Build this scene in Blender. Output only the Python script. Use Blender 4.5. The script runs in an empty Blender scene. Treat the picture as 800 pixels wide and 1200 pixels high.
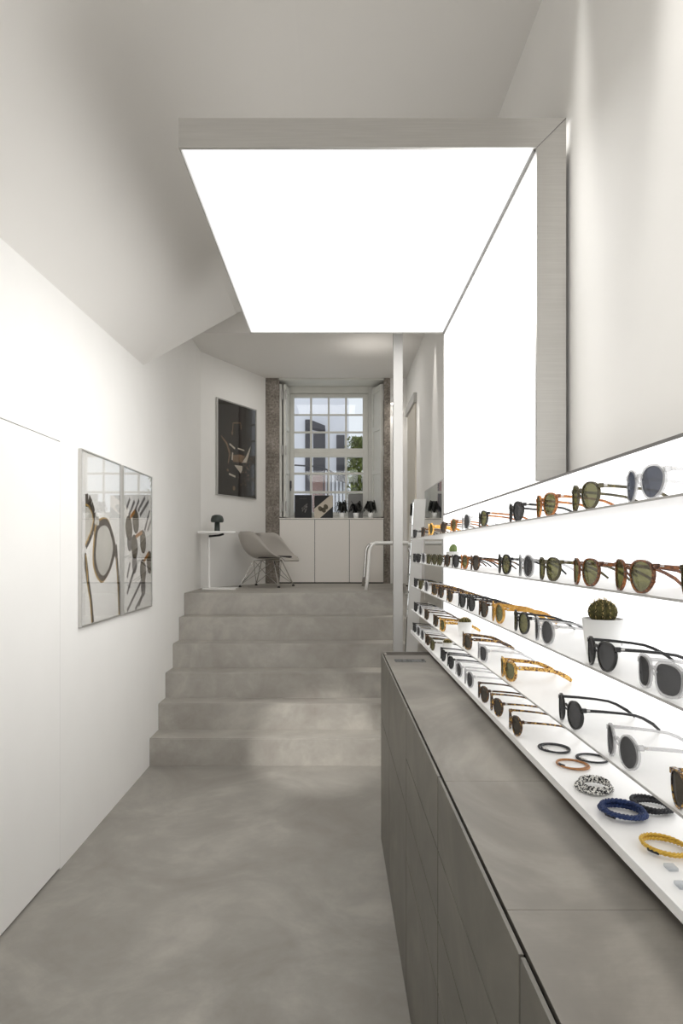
import bpy, bmesh, math, random
from mathutils import Vector, Matrix
random.seed(7)
PI = math.pi
SC = bpy.context.scene
COL = SC.collection
H = 1.38            # eye height

# ---------------------------------------------------------------- materials
def _new(name):
    m = bpy.data.materials.new(name); m.use_nodes = True
    nt = m.node_tree; nt.nodes.clear()
    out = nt.nodes.new('ShaderNodeOutputMaterial')
    return m, nt, out
def L(nt, a, b): nt.links.new(a, b)
def coords(nt, scale=(1,1,1), kind='Object'):
    tc = nt.nodes.new('ShaderNodeTexCoord'); mp = nt.nodes.new('ShaderNodeMapping')
    mp.inputs['Scale'].default_value = scale
    L(nt, tc.outputs[kind], mp.inputs['Vector']); return mp.outputs['Vector']
def rgb(r, g, b):
    f = lambda c: (c/255/12.92) if c/255 <= .04045 else ((c/255+.055)/1.055)**2.4
    return (f(r), f(g), f(b), 1)
def noise(nt, vec, scale, detail=4, rough=.5, dist=0):
    n = nt.nodes.new('ShaderNodeTexNoise'); L(nt, vec, n.inputs['Vector'])
    n.inputs['Scale'].default_value = scale; n.inputs['Detail'].default_value = detail
    n.inputs['Roughness'].default_value = rough; n.inputs['Distortion'].default_value = dist
    return n.outputs['Fac']
def ramp(nt, fac, stops, interp='LINEAR'):
    r = nt.nodes.new('ShaderNodeValToRGB'); r.color_ramp.interpolation = interp
    e = r.color_ramp.elements
    e[0].position, e[0].color = stops[0]; e[1].position, e[1].color = stops[-1]
    for p, c in stops[1:-1]:
        x = e.new(p); x.color = c
    L(nt, fac, r.inputs['Fac']); return r.outputs['Color']
def bump(nt, fac, strength, dist=.01):
    b = nt.nodes.new('ShaderNodeBump'); b.inputs['Strength'].default_value = strength
    b.inputs['Distance'].default_value = dist; L(nt, fac, b.inputs['Height']); return b.outputs['Normal']
def plain(name, c, rough=.5, metal=0, spec=.5, var=.0, vscale=8, bmp=0, aniso=0):
    m, nt, out = _new(name)
    p = nt.nodes.new('ShaderNodeBsdfPrincipled')
    p.inputs['Base Color'].default_value = c; p.inputs['Roughness'].default_value = rough
    p.inputs['Metallic'].default_value = metal; p.inputs['Specular IOR Level'].default_value = spec
    v = coords(nt)
    if var:
        n = noise(nt, v, vscale)
        lo = tuple(x*(1-var) for x in c[:3])+(1,); hi = tuple(min(1, x*(1+var)) for x in c[:3])+(1,)
        L(nt, ramp(nt, n, [(.3, lo), (.7, hi)]), p.inputs['Base Color'])
    if bmp: L(nt, bump(nt, noise(nt, v, vscale*12), bmp, .002), p.inputs['Normal'])
    L(nt, p.outputs[0], out.inputs[0]); return m
def emit(name, c, s):
    m, nt, out = _new(name); e = nt.nodes.new('ShaderNodeEmission')
    e.inputs['Color'].default_value = c; e.inputs['Strength'].default_value = s
    L(nt, e.outputs[0], out.inputs[0]); return m
def diffuser(name, c, s, ranges, w=.03, lo=.22):
    """ranges: {axis index: (min, max)} in object space; radiance drops near the border of the box"""
    m, nt, out = _new(name); e = nt.nodes.new('ShaderNodeEmission'); e.inputs['Color'].default_value = c
    tc = nt.nodes.new('ShaderNodeTexCoord'); sp = nt.nodes.new('ShaderNodeSeparateXYZ'); L(nt, tc.outputs['Object'], sp.inputs[0])
    cur = None
    def mth(op, a, b):
        n = nt.nodes.new('ShaderNodeMath'); n.operation = op
        for k, v in enumerate((a, b)):
            if isinstance(v, (int, float)): n.inputs[k].default_value = v
            else: L(nt, v, n.inputs[k])
        return n.outputs[0]
    for ax, (a, b) in ranges.items():
        if a is not None: v = mth('SUBTRACT', sp.outputs[ax], a); cur = v if cur is None else mth('MINIMUM', cur, v)
        if b is not None: v = mth('SUBTRACT', b, sp.outputs[ax]); cur = v if cur is None else mth('MINIMUM', cur, v)
    mr_ = nt.nodes.new('ShaderNodeMapRange'); mr_.interpolation_type = 'SMOOTHSTEP'; L(nt, cur, mr_.inputs[0])
    mr_.inputs[1].default_value = 0; mr_.inputs[2].default_value = w; mr_.inputs[3].default_value = s*lo; mr_.inputs[4].default_value = s
    L(nt, mr_.outputs[0], e.inputs['Strength']); L(nt, e.outputs[0], out.inputs[0]); return m
def seethrough(name, tint, gloss=.08, rough=.02, body=None, bodyfac=0):
    m, nt, out = _new(name)
    t = nt.nodes.new('ShaderNodeBsdfTransparent'); t.inputs[0].default_value = tint
    g = nt.nodes.new('ShaderNodeBsdfGlossy'); g.inputs['Roughness'].default_value = rough
    mx = nt.nodes.new('ShaderNodeMixShader'); mx.inputs[0].default_value = gloss
    L(nt, t.outputs[0], mx.inputs[1]); L(nt, g.outputs[0], mx.inputs[2])
    last = mx.outputs[0]
    if body:
        d = nt.nodes.new('ShaderNodeBsdfDiffuse'); d.inputs[0].default_value = body
        m2 = nt.nodes.new('ShaderNodeMixShader'); m2.inputs[0].default_value = bodyfac
        L(nt, last, m2.inputs[1]); L(nt, d.outputs[0], m2.inputs[2]); last = m2.outputs[0]
    L(nt, last, out.inputs[0]); return m

M = {}
M['wall'] = plain('wall_paint', rgb(236,234,230), .75, var=.015, vscale=3, bmp=.08)
M['ceil'] = plain('ceiling_paint', rgb(226,223,218), .8, var=.01, vscale=2)
M['white'] = plain('white_lacquer', rgb(238,236,232), .35)
M['shelf'] = plain('white_powder_coat', rgb(246,245,243), .3)
M['shelf_edge'] = plain('grey_shelf_edge', rgb(186,184,181), .35, .1)
M['cab'] = plain('cabinet_laminate', rgb(232,227,220), .5)
M['gap'] = plain('dark_joint', rgb(38,35,32), .8)
M['alu'] = None; M['chrome'] = plain('chrome', rgb(205,203,200), .12, 1)
M['black'] = plain('black_acetate', rgb(20,20,21), .18)
M['blackm'] = plain('matte_black', rgb(26,26,27), .6)
M['grey_pad'] = plain('charcoal_felt', rgb(58,55,56), .9, var=.2, vscale=60)
M['shell'] = plain('grey_shell_plastic', rgb(172,166,158), .4)
M['lamp'] = plain('dark_green_lamp_metal', rgb(62,68,64), .4, .3)
M['pot'] = plain('white_ceramic', rgb(240,240,238), .35)
M['frame_white'] = plain('painted_window_wood', rgb(214,213,206), .5, var=.03, vscale=12)
M['mirror'] = plain('mirror_glass', rgb(225,228,228), .02, 1)
M['mgrey'] = plain('light_grey_panel', rgb(190,188,184), .5)
M['paper'] = plain('matt_print_paper', rgb(240,238,233), .6)
M['print_dark'] = plain('dark_print', rgb(40,33,28), .6, var=.25, vscale=9)
M['ink_brown'] = plain('brown_print_ink', rgb(58,48,36), .6, var=.35, vscale=30)
M['ink_yellow'] = plain('ochre_print_ink', rgb(176,142,70), .6, var=.3, vscale=40)
M['ink_lens'] = plain('grey_print_ink', rgb(196,193,184), .6, var=.12, vscale=6)
M['ink_grey'] = plain('stripe_print_ink', rgb(112,108,106), .6)
M['ink_olive'] = plain('olive_print_ink', rgb(84,76,58), .6, var=.2, vscale=20)
M['ink_tan'] = plain('tan_print_ink', rgb(122,98,76), .6, var=.3, vscale=30)
M['ink_pale'] = plain('pale_print_ink', rgb(198,188,172), .6)
M['amber_ink'] = plain('amber_print_ink', rgb(176,120,52), .6)
M['soil'] = plain('pot_gravel', rgb(110,100,85), .9, var=.4, vscale=200)
M['cactus'] = plain('cactus_green', rgb(74,70,34), .8, var=.6, vscale=140)
M['cactus2'] = plain('cactus_pale_green', rgb(120,138,82), .6, var=.2, vscale=60)
M['spine'] = plain('cactus_spines', rgb(222,196,130), .6)
M['leaf'] = plain('dark_leaf', rgb(22,24,20), .45)
M['green'] = plain('hedge_green', rgb(120,130,66), .8, var=.4, vscale=5)
M['facade'] = plain('white_render', rgb(232,232,238), .8, var=.04, vscale=2)
M['dkwin'] = plain('dark_glazing', rgb(70,68,74), .3, var=.2, vscale=3)
M['roof'] = plain('slate_roof', rgb(74,72,78), .7)
M['brick'] = plain('reddish_curtain', rgb(140,112,104), .8, var=.15, vscale=6)
M['rail'] = plain('iron_rail', rgb(80,78,80), .5, .4)
M['beige'] = plain('beige_door_paint', rgb(206,199,186), .6)
M['band_black'] = plain('black_cord', rgb(34,34,38), .6, var=.3, vscale=300)
M['band_orange'] = plain('tan_leather_cord', rgb(170,116,66), .5, var=.2, vscale=200)
M['band_blue'] = plain('navy_braid', rgb(28,48,92), .6, var=.4, vscale=400)
M['band_yellow'] = plain('yellow_cord', rgb(208,168,62), .5, var=.15, vscale=200)
M['clearbit'] = seethrough('clear_acrylic', (.8,.82,.84,1), .2)
M['glass'] = seethrough('window_glass', (.95,.97,.98,1), .025)
M['pic_glass'] = seethrough('picture_glass', (.98,.98,.98,1), .10, .015)
_nt = M['pic_glass'].node_tree; _f = _nt.nodes.new('ShaderNodeLayerWeight'); _f.inputs['Blend'].default_value = .5
_p = _nt.nodes.new('ShaderNodeMath'); _p.operation = 'POWER'; _p.inputs[1].default_value = 4.5; L(_nt, _f.outputs['Facing'], _p.inputs[0])
_a = _nt.nodes.new('ShaderNodeMath'); _a.operation = 'ADD'; _a.inputs[1].default_value = .03; L(_nt, _p.outputs[0], _a.inputs[0])
L(_nt, _a.outputs[0], [n for n in _nt.nodes if n.type == 'MIX_SHADER'][0].inputs[0])
M['lens_grey'] = seethrough('grey_lens', (.2,.2,.21,1), .12, .03, (.1,.1,.105,1), .35)
M['lens_olive'] = seethrough('olive_lens', (.42,.41,.24,1), .12, .03, (.17,.165,.09,1), .25)
M['lens_blue'] = seethrough('blue_grey_lens', (.26,.28,.34,1), .12, .03, (.14,.15,.18,1), .4)
M['lens_brown'] = seethrough('smoky_lens', (.26,.24,.2,1), .1, .03, (.1,.09,.08,1), .3)
M['clear'] = seethrough('clear_acetate', (.84,.84,.84,1), .16, .06, (.74,.74,.75,1), .3)

def tort(name, stops, scale, dist=1.5, rough=.15):
    m, nt, out = _new(name); p = nt.nodes.new('ShaderNodeBsdfPrincipled')
    v = coords(nt); n = noise(nt, v, scale, 3, .6, dist)
    L(nt, ramp(nt, n, stops), p.inputs['Base Color']); p.inputs['Roughness'].default_value = rough
    L(nt, p.outputs[0], out.inputs[0]); return m
M['dark_tort'] = tort('dark_tortoiseshell', [(.38, rgb(34,24,18)), (.56, rgb(72,46,24)), (.68, rgb(150,108,56))], 120)
M['olive'] = tort('olive_acetate', [(.35, rgb(44,40,26)), (.6, rgb(84,76,46)), (.75, rgb(132,118,72))], 90)
M['amber'] = tort('amber_tortoiseshell', [(.35, rgb(96,52,22)), (.5, rgb(170,102,44)), (.68, rgb(214,148,78))], 80)
M['brown'] = tort('brown_tortoiseshell', [(.35, rgb(62,34,20)), (.52, rgb(112,66,34)), (.7, rgb(176,108,54))], 80)
M['yellow'] = tort('honey_acetate', [(.35, rgb(178,122,40)), (.6, rgb(218,168,76))], 60)
M['spot_dark'] = tort('dark_and_yellow_tortoiseshell', [(.45, rgb(48,30,18)), (.54, rgb(96,62,28)), (.62, rgb(206,164,84))], 160, .8)
M['spot'] = tort('spotted_yellow_tortoiseshell', [(.40, rgb(78,44,18)), (.47, rgb(176,116,34)), (.56, rgb(232,190,96))], 210, .6)
M['band_check'] = tort('black_and_white_braid', [(.48, rgb(24,24,28)), (.52, rgb(236,234,228))], 260, 0, .6)

def concrete(name='polished_microcement', k=1.0):
    m, nt, out = _new(name); p = nt.nodes.new('ShaderNodeBsdfPrincipled')
    v = coords(nt)
    n1 = noise(nt, v, 1.6, 6, .6, 1.2); n2 = noise(nt, v, 9, 5, .65, .4)
    mx = nt.nodes.new('ShaderNodeMix'); mx.data_type = 'FLOAT'; mx.inputs[0].default_value = .35
    L(nt, n1, mx.inputs[2]); L(nt, n2, mx.inputs[3])
    c = ramp(nt, mx.outputs[0], [(.30, rgb(124*k,118*k,111*k)), (.5, rgb(141*k,137*k,130*k)), (.70, rgb(163*k,158*k,150*k))])
    L(nt, c, p.inputs['Base Color'])
    L(nt, ramp(nt, n2, [(.3, (.42,)*3+(1,)), (.7, (.62,)*3+(1,))]), p.inputs['Roughness'])
    L(nt, bump(nt, n2, .06, .004), p.inputs['Normal'])
    p.inputs['Specular IOR Level'].default_value = .4
    L(nt, p.outputs[0], out.inputs[0]); return m
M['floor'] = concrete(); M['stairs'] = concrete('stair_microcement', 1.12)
def steel_top(name, lo, mid, hi, sc=2.2):
    m, nt, out = _new(name); p = nt.nodes.new('ShaderNodeBsdfPrincipled')
    v = coords(nt, (1.3, .8, 1))
    n1 = noise(nt, v, sc, 6, .6, 1.0); n2 = noise(nt, coords(nt, (4, 60, 4)), 6, 3)
    mx = nt.nodes.new('ShaderNodeMix'); mx.data_type = 'FLOAT'; mx.inputs[0].default_value = .05
    L(nt, n1, mx.inputs[2]); L(nt, n2, mx.inputs[3])
    L(nt, ramp(nt, mx.outputs[0], [(.33, lo), (.5, mid), (.68, hi)]), p.inputs['Base Color'])
    p.inputs['Metallic'].default_value = .25; p.inputs['Roughness'].default_value = .42
    L(nt, p.outputs[0], out.inputs[0]); return m
M['ctop'] = steel_top('dark_waxed_steel', rgb(104,99,92), rgb(119,114,106), rgb(143,138,129))
M['cfront'] = steel_top('grey_steel_fronts', rgb(92,89,82), rgb(102,99,91), rgb(117,113,104), 4)
def alu():
    m, nt, out = _new('brushed_aluminium'); p = nt.nodes.new('ShaderNodeBsdfPrincipled')
    n = noise(nt, coords(nt, (1, 1, 40)), 6, 2)
    L(nt, ramp(nt, n, [(.3, rgb(190,188,184)), (.7, rgb(199,197,193))]), p.inputs['Base Color'])
    p.inputs['Metallic'].default_value = .85; p.inputs['Roughness'].default_value = .38
    p.inputs['Anisotropic'].default_value = .6
    L(nt, p.outputs[0], out.inputs[0]); return m
M['alu'] = alu()
def granite():
    m, nt, out = _new('rough_granite'); p = nt.nodes.new('ShaderNodeBsdfPrincipled')
    v = coords(nt); n = noise(nt, v, 45, 6, .75); n2 = noise(nt, v, 5, 4)
    mx = nt.nodes.new('ShaderNodeMix'); mx.data_type = 'FLOAT'; mx.inputs[0].default_value = .35
    L(nt, n, mx.inputs[2]); L(nt, n2, mx.inputs[3])
    L(nt, ramp(nt, mx.outputs[0], [(.38, rgb(92,85,77)), (.5, rgb(134,126,117)), (.62, rgb(172,165,156))]), p.inputs['Base Color'])
    L(nt, bump(nt, n, .5, .01), p.inputs['Normal']); p.inputs['Roughness'].default_value = .9
    L(nt, p.outputs[0], out.inputs[0]); return m
M['granite'] = granite()
E_C, E_W, E_S = 4.9, 3.6, 1.6
M['emit_ceiling'] = diffuser('ceiling_diffuser', (1,.997,.99,1), E_C, {0: (-.481, .626), 1: (.014, 1.806)}, .045, .2)
M['emit_wall'] = diffuser('wall_diffuser', (1,.997,.99,1), E_W, {1: (.014, 1.812), 2: (None, 1.032)}, .03, .28)
M['emit_shelf'] = emit('shelf_diffuser', (1,.997,.99,1), E_S)
M['emit_spot'] = emit('spot_lens', (1,.95,.88,1), 12)

# ---------------------------------------------------------------- mesh helpers
def obj(name, bm, mat, parent=None, smooth=False, loc=None):
    me = bpy.data.meshes.new(name)
    bmesh.ops.recalc_face_normals(bm, faces=bm.faces)
    bm.to_mesh(me); bm.free()
    if smooth:
        for p in me.polygons: p.use_smooth = True
    for mm in (mat if isinstance(mat, (list, tuple)) else [mat]): me.materials.append(mm)
    o = bpy.data.objects.new(name, me); COL.objects.link(o)
    if parent: o.parent = parent
    if loc: o.location = loc
    return o
def empty(name, label, cat, loc=(0,0,0), rotz=0, group=None):
    o = bpy.data.objects.new(name, None); COL.objects.link(o); o.empty_display_size = .05
    o.location = loc; o.rotation_euler = (0,0,rotz); o['label'] = label; o['category'] = cat
    if group: o['group'] = group
    return o
def tag(o, label, cat, group=None, kind=None):
    o['label'] = label; o['category'] = cat
    if group: o['group'] = group
    if kind: o['kind'] = kind
    return o
def struct(name, bm, m, label=None, cat=None, parent=None):
    o = obj(name, bm, m, parent)
    if parent is None:
        o['kind'] = 'structure'
        o['label'] = label or name.replace('_', ' '); o['category'] = cat or name.split('_')[0]
    return o
def BM(): return bmesh.new()
def box(bm, x0, x1, y0, y1, z0, z1, bev=0, mi=0):
    vs = [bm.verts.new(p) for p in ((x0,y0,z0),(x1,y0,z0),(x1,y1,z0),(x0,y1,z0),(x0,y0,z1),(x1,y0,z1),(x1,y1,z1),(x0,y1,z1))]
    fs = [bm.faces.new([vs[i] for i in q]) for q in ((0,3,2,1),(4,5,6,7),(0,1,5,4),(1,2,6,5),(2,3,7,6),(3,0,4,7))]
    for f in fs: f.material_index = mi
    if bev:
        es = set(e for f in fs for e in f.edges)
        bmesh.ops.bevel(bm, geom=list(es), offset=bev, segments=2, affect='EDGES', profile=.5)
    return bm
def B(*a, **k): return box(BM(), *a, **k)
def prism(bm, pts, axis, a, b):
    """pts: polygon in the two other axes; extruded along axis from a to b"""
    def P(p, t):
        return {'x': (t, p[0], p[1]), 'y': (p[0], t, p[1]), 'z': (p[0], p[1], t)}[axis]
    v0 = [bm.verts.new(P(p, a)) for p in pts]; v1 = [bm.verts.new(P(p, b)) for p in pts]
    n = len(pts); bm.faces.new(v0[::-1]); bm.faces.new(v1)
    for i in range(n): bm.faces.new((v0[i], v0[(i+1)%n], v1[(i+1)%n], v1[i]))
    return bm
def tube(bm, pts, r, seg=8, closed=False, rad2=None):
    pts = [Vector(p) for p in pts]; n = len(pts); rings = []
    up = None
    for i, p in enumerate(pts):
        if closed: d = pts[(i+1)%n]-pts[i-1]
        else: d = pts[min(i+1, n-1)]-pts[max(i-1, 0)]
        d.normalize()
        if up is None:
            up = Vector((0,0,1)) if abs(d.z) < .9 else Vector((1,0,0))
        s = d.cross(up).normalized(); up = s.cross(d).normalized()
        rr = r[i] if isinstance(r, (list, tuple)) else r
        r2 = rr if rad2 is None else rad2
        rings.append([bm.verts.new(p + s*math.cos(2*PI*k/seg)*rr + up*math.sin(2*PI*k/seg)*r2) for k in range(seg)])
    m = n if closed else n-1
    for i in range(m):
        a, b = rings[i], rings[(i+1)%n]
        for k in range(seg): bm.faces.new((a[k], a[(k+1)%seg], b[(k+1)%seg], b[k]))
    if not closed:
        bm.faces.new(rings[0][::-1]); bm.faces.new(rings[-1])
    return bm
def lathe(bm, prof, seg=32, c=(0,0,0)):
    rings = []
    for r, z in prof:
        if r < 1e-6: rings.append([bm.verts.new((c[0], c[1], c[2]+z))])
        else: rings.append([bm.verts.new((c[0]+r*math.cos(2*PI*k/seg), c[1]+r*math.sin(2*PI*k/seg), c[2]+z)) for k in range(seg)])
    for a, b in zip(rings, rings[1:]):
        for k in range(seg):
            q = [a[k%len(a)], a[(k+1)%len(a)], b[(k+1)%len(b)], b[k%len(b)]]
            u = []
            for v in q:
                if v not in u: u.append(v)
            if len(u) >= 3: bm.faces.new(u)
    return bm

# ---------------------------------------------------------------- room shell
XL, XR, ZC = -1.19, .735, 3.335
P_Z = 1.05; Y0 = -1.6; YB = 7.0; ZR = 3.156
struct('floor', B(XL-.1, XR+.1, Y0, 4.39, -.1, 0), M['floor'], 'grey polished cement floor of the narrow shop', 'floor')
faces_y = [4.39, 4.61, 4.80, 5.02, 5.22, 5.40]
prof = [(4.39, 0)]
for i, y in enumerate(faces_y):
    prof.append((y, .175*(i+1)))
    if i < 5: prof.append((faces_y[i+1], .175*(i+1)))
prof += [(5.46, 1.05), (5.46, 0)]
bm = prism(BM(), prof, 'x', XL-.05, XR+.05)
es = [e for e in bm.edges if abs(e.verts[0].co.x-e.verts[1].co.x) > .5 and any(abs(e.verts[0].co.y-y) < 1e-4 and abs(e.verts[0].co.z-.175*(i+1)) < 1e-4 for i, y in enumerate(faces_y))]
bmesh.ops.bevel(bm, geom=es, offset=.006, segments=2, affect='EDGES')
struct('staircase', bm, M['stairs'], 'six cement steps rising to the back room', 'stairs')
struct('floor_upper', B(XL-.1, XR+.1, 5.46, 7.6, .9, P_Z), M['stairs'], 'raised cement floor of the back room', 'floor')
DY0, DY1, DZ = 1.75, 2.957, 1.853      # flush door in the left wall
CX, CY = XL, 6.07                       # corner where the wall turns
AX, AY = -.709, 7.0
w = BM()
box(w, XL-.12, XL, Y0, DY0-.004, 0, ZC); box(w, XL-.12, XL, DY1+.004, CY, 0, ZC); box(w, XL-.12, XL, DY0-.004, DY1+.004, DZ+.004, ZC)
struct('wall_left', w, M['wall'], 'long white painted left wall', 'wall')
door = struct('door_1', B(XL-.05, XL+.001, DY0, DY1, .012, DZ), M['wall'], 'flush white concealed door in the left wall', 'door')
struct('trim_1', B(XL-.09, XL-.052, DY0-.02, DY1+.02, 0, DZ+.02), M['gap'], 'dark shadow gap around the flush door', 'trim')
struct('wall_left_angled', prism(BM(), [(CX, CY), (AX, AY), (AX-.1, AY+.1), (CX-.15, CY+.05)], 'z', .9, 3.3), M['wall'], 'angled white wall of the back room', 'wall')
struct('wall_right', B(XR, XR+.12, Y0, 7.6, 0, ZC), M['wall'], 'tall white right wall washed by spotlights', 'wall')
struct('ceiling', B(XL-.12, XR+.12, Y0, 5.55, ZC, ZC+.1), M['ceil'], 'high ceiling over the shop', 'ceiling')
struct('ceiling_rear', B(XL-.2, XR+.12, 5.55, 7.6, ZR, ZC+.1), M['ceil'], 'lower ceiling of the back room', 'ceiling')
# sloping soffit along the left wall
bm = BM()
zt = lambda y: 1.38 + 1.158 + (y-4.25)*.023
def soffit(x0, z0, k=10):
    """section: straight slope, then a soft cove into the flat ceiling at x=-.53"""
    sl = (ZC-z0)/(-.53-x0); P = [(x0, z0)]; c = .30
    p0 = (-.53-c*.62, ZC-sl*c*.62); p1 = (-.53, ZC); p2 = (-.53+c*1.3, ZC-.0005)
    for i in range(k+1):
        t = i/k; P.append(tuple((1-t)**2*p0[q]+2*t*(1-t)*p1[q]+t*t*p2[q] for q in (0,1)))
    return P
n_ = 12; grid = []
for yy in (Y0, 1.0, 3.0, 4.25):
    grid.append([bm.verts.new((x, yy, z)) for x, z in soffit(XL, zt(yy))])
# oblique end: from the wall corner back and up to the ceiling
S = soffit(XL, zt(4.25)); end = [bm.verts.new((x, 4.25+(x-XL)*1.52, z)) for x, z in S[1:]]
for a, b_ in zip(grid, grid[1:]):
    for k in range(len(a)-1): bm.faces.new((a[k], a[k+1], b_[k+1], b_[k]))
last = grid[-1]
bm.faces.new((last[0], last[1], end[0]))
for k in range(1, len(last)-1): bm.faces.new((last[k], last[k+1], end[k], end[k-1]))
top = [bm.verts.new((XL, 5.6, ZC))]
bm.faces.new([last[0]]+end+top)
so_ = struct('ceiling_slope', bm, M['ceil'], 'sloping ceiling face above the left wall', 'ceiling')
for p_ in so_.data.polygons: p_.use_smooth = len(p_.vertices) == 4
# front of the shop (behind the viewer): glazed opening
w = BM(); box(w, XL-.12, XL+.1, Y0-.12, Y0, 0, ZC); box(w, XR-.1, XR+.12, Y0-.12, Y0, 0, ZC); box(w, XL, XR, Y0-.12, Y0, 2.9, ZC+.1)
struct('wall_front', w, M['wall'], 'front wall around the street opening', 'wall')
# back wall
WX0, WX1 = -.569, .504
struct('wall_back', B(.57, XR+.05, 7.0, 7.5, .9, ZR+.02), M['wall'], 'narrow white strip of back wall by the right corner', 'wall')
struct('trim_2', B(AX-.02, WX0, 7.0, 7.45, .95, ZR+.01), M['granite'], 'left rough granite window jamb', 'trim')
struct('trim_3', B(WX1, .57, 7.0, 7.45, .95, ZR+.01), M['granite'], 'right rough granite window jamb', 'trim')
struct('trim_4', B(WX0-.01, WX1+.01, 7.0, 7.45, 3.135, 3.3), M['frame_white'], 'painted lintel over the window', 'trim')
struct('trim_5', B(WX0-.01, WX1+.01, 7.22, 7.45, .95, 1.725), M['wall'], 'wall below the window behind the cabinets', 'trim')
# fin / column
struct('trim_6', B(.3535, .4085, 4.10, 4.15, 0, ZC), plain('post_paint', rgb(160,158,154), .6), 'slim white post at the end of the shelves', 'trim')
# far door on right wall
t = struct('door_2', B(XR-.012, XR+.0, 6.15, 6.78, P_Z, 2.72), M['beige'], 'beige door in the right wall of the back room', 'door')
struct('trim_7', B(XR-.03, XR, 6.1, 6.83, 2.72, 2.80), M['mgrey'], 'grey header over the beige door', 'trim')

# ---------------------------------------------------------------- window
def wp(px, py, Y=7.28): return (px-392)*Y/800, H+(646-py)*Y/800
cols = [(344.4,363),(365.4,383.9),(386,404.3),(406.5,425)]
rows_u = [(465,484.4),(486.2,504.8),(507,525)]; rows_l = [(535.4,553.4),(556,575.3),(578,600)]
win = bpy.data.objects.new('window_1', None); COL.objects.link(win); win.location = (0, 7.28, 1.73)
win['kind'] = 'structure'; win['label'] = 'white multi pane sash window in the back wall'; win['category'] = 'window'
def wbox(bm, px0, px1, py0, py1, d0, d1):
    x0, z1 = wp(px0, py0); x1, z0 = wp(px1, py1)
    box(bm, x0, x1, d0, d1, z0-1.73, z1-1.73, bev=.003)
fr = BM()
wbox(fr, 330, 339.5, 452, 608, -.0, .09); wbox(fr, 431.5, 447, 452, 608, 0, .09); wbox(fr, 339.5, 431.5, 452, 460.5, 0, .09); wbox(fr, 339.5, 431.5, 604.5, 608, 0, .09)
obj('window_frame', fr, M['frame_white'], win)
for nm, rows, t_, b_, d in (('upper_sash', rows_u, 460.7, 530.3, .03), ('lower_sash', rows_l, 530.5, 604.3, .015)):
    s = BM(); px0, px1 = 339.7, 431.3
    wbox(s, px0, cols[0][0], t_, b_, d, d+.04); wbox(s, cols[-1][1], px1, t_, b_, d, d+.04)
    wbox(s, cols[0][0], cols[-1][1], t_, rows[0][0], d, d+.04); wbox(s, cols[0][0], cols[-1][1], rows[-1][1], b_, d, d+.04)
    for c, c2 in zip(cols, cols[1:]): wbox(s, c[1], c2[0], rows[0][0], rows[-1][1], d+.003, d+.033)
    for r, r2 in zip(rows, rows[1:]): wbox(s, cols[0][0], cols[-1][1], r[1], r2[0], d+.005, d+.03)
    so = obj(nm, s, M['frame_white'], win)
    x0, z1 = wp(cols[0][0], rows[0][0]); x1, z0 = wp(cols[-1][1], rows[-1][1])
    obj('pane', B(x0, x1, d+.018, d+.021, z0-1.73, z1-1.73), M['glass'], so)
hb = BM(); x, z = wp(341, 568); box(hb, x-.012, x+.006, -.02, 0.0, z-1.73-.04, z-1.73+.04, .003); tube(hb, [(x-.003, -.02, z-1.73), (x-.003, -.045, z-1.73), (x-.003, -.045, z-1.73-.07)], .006)
obj('handle', hb, M['rail'], win)
# shutters
def shutter(x, y, ang, wdt, label, zz=(1.735, 3.10), hinge=True):
    s = empty('window_shutter', label, 'shutter', (x, y, zz[0]), ang, 'folded inner window shutters')
    hh = zz[1]-zz[0]; b = BM()
    for a, c in ((0, .035), (wdt-.035, wdt)): box(b, a, c, -.012, .012, 0, hh)
    for a, c in ((0, .05), (hh*.33, hh*.33+.05), (hh*.66, hh*.66+.05), (hh-.06, hh)): box(b, .035, wdt-.035, -.012, .012, a, c)
    obj('shutter_frame', b, M['frame_white'], s); b = BM()
    for a, c in ((.05, hh*.33), (hh*.33+.05, hh*.66), (hh*.66+.05, hh-.06)): box(b, .036, wdt-.036, -.005, .005, a, c, .004)
    obj('shutter_panel', b, M['frame_white'], s)
    if hinge:
        for f in (.08, .5, .92):
            obj('hinge', tube(BM(), [(0-.006, -.016, hh*f-.05), (-.006, -.016, hh*f+.05)], .008), M['shelf_edge'], s)
    return s
shutter(-.555, 7.02, math.radians(88), .22, 'white window shutter folded against the left granite jamb')
shutter(-.515, 7.03, math.radians(84), .22, 'white inner window shutter leaf beside the left casing of the window')
shutter(.488, 7.02, math.radians(111), .235, 'white panelled window shutter swung open on the right of the window')

# ---------------------------------------------------------------- outside
def op(px, py, Y=11.0): return (px-392)*Y/800, H+(646-py)*Y/800
bld = empty('neighbouring_house', 'white rendered house with dark windows seen through the window', 'building', (0, 11.0, 0))
x1 = op(405, 0)[0]
f = BM(); prism(f, [(-4, -1), (x1+.05, -1), (x1+.05, op(0,470)[1]), (-.2, op(0,440)[1]+.6), (-4, 5.5)], 'y', 0, .3); obj('wall', f, M['facade'], bld)
def opening(nm, px0, px1, py0, py1, m, d=-.03):
    a, zt_ = op(px0, py0); b, zb = op(px1, py1); return obj(nm, B(a, b, d, .02, zb, zt_), m, bld)
opening('window', 357.5, 363, 492, 578, M['dkwin']); opening('window', 367, 381, 508, 554, M['dkwin'])
opening('window', 394, 403.5, 510, 554, M['dkwin']); opening('door', 366, 381, 556, 600, M['brick'])
r = BM(); prism(r, [op(366,496), op(381,502), op(381,507), op(366,504)], 'y', -.25, .02); obj('canopy', r, M['roof'], bld)
r = BM(); prism(r, [op(394,557), op(404.5,557), op(404.5,566), op(394,563)], 'y', -.25, .02); obj('canopy', r, M['roof'], bld)
rl = empty('iron_railing', 'dark iron stair railing outside the window in front of the white house', 'railing', (0, 10.3, 0))
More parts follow.
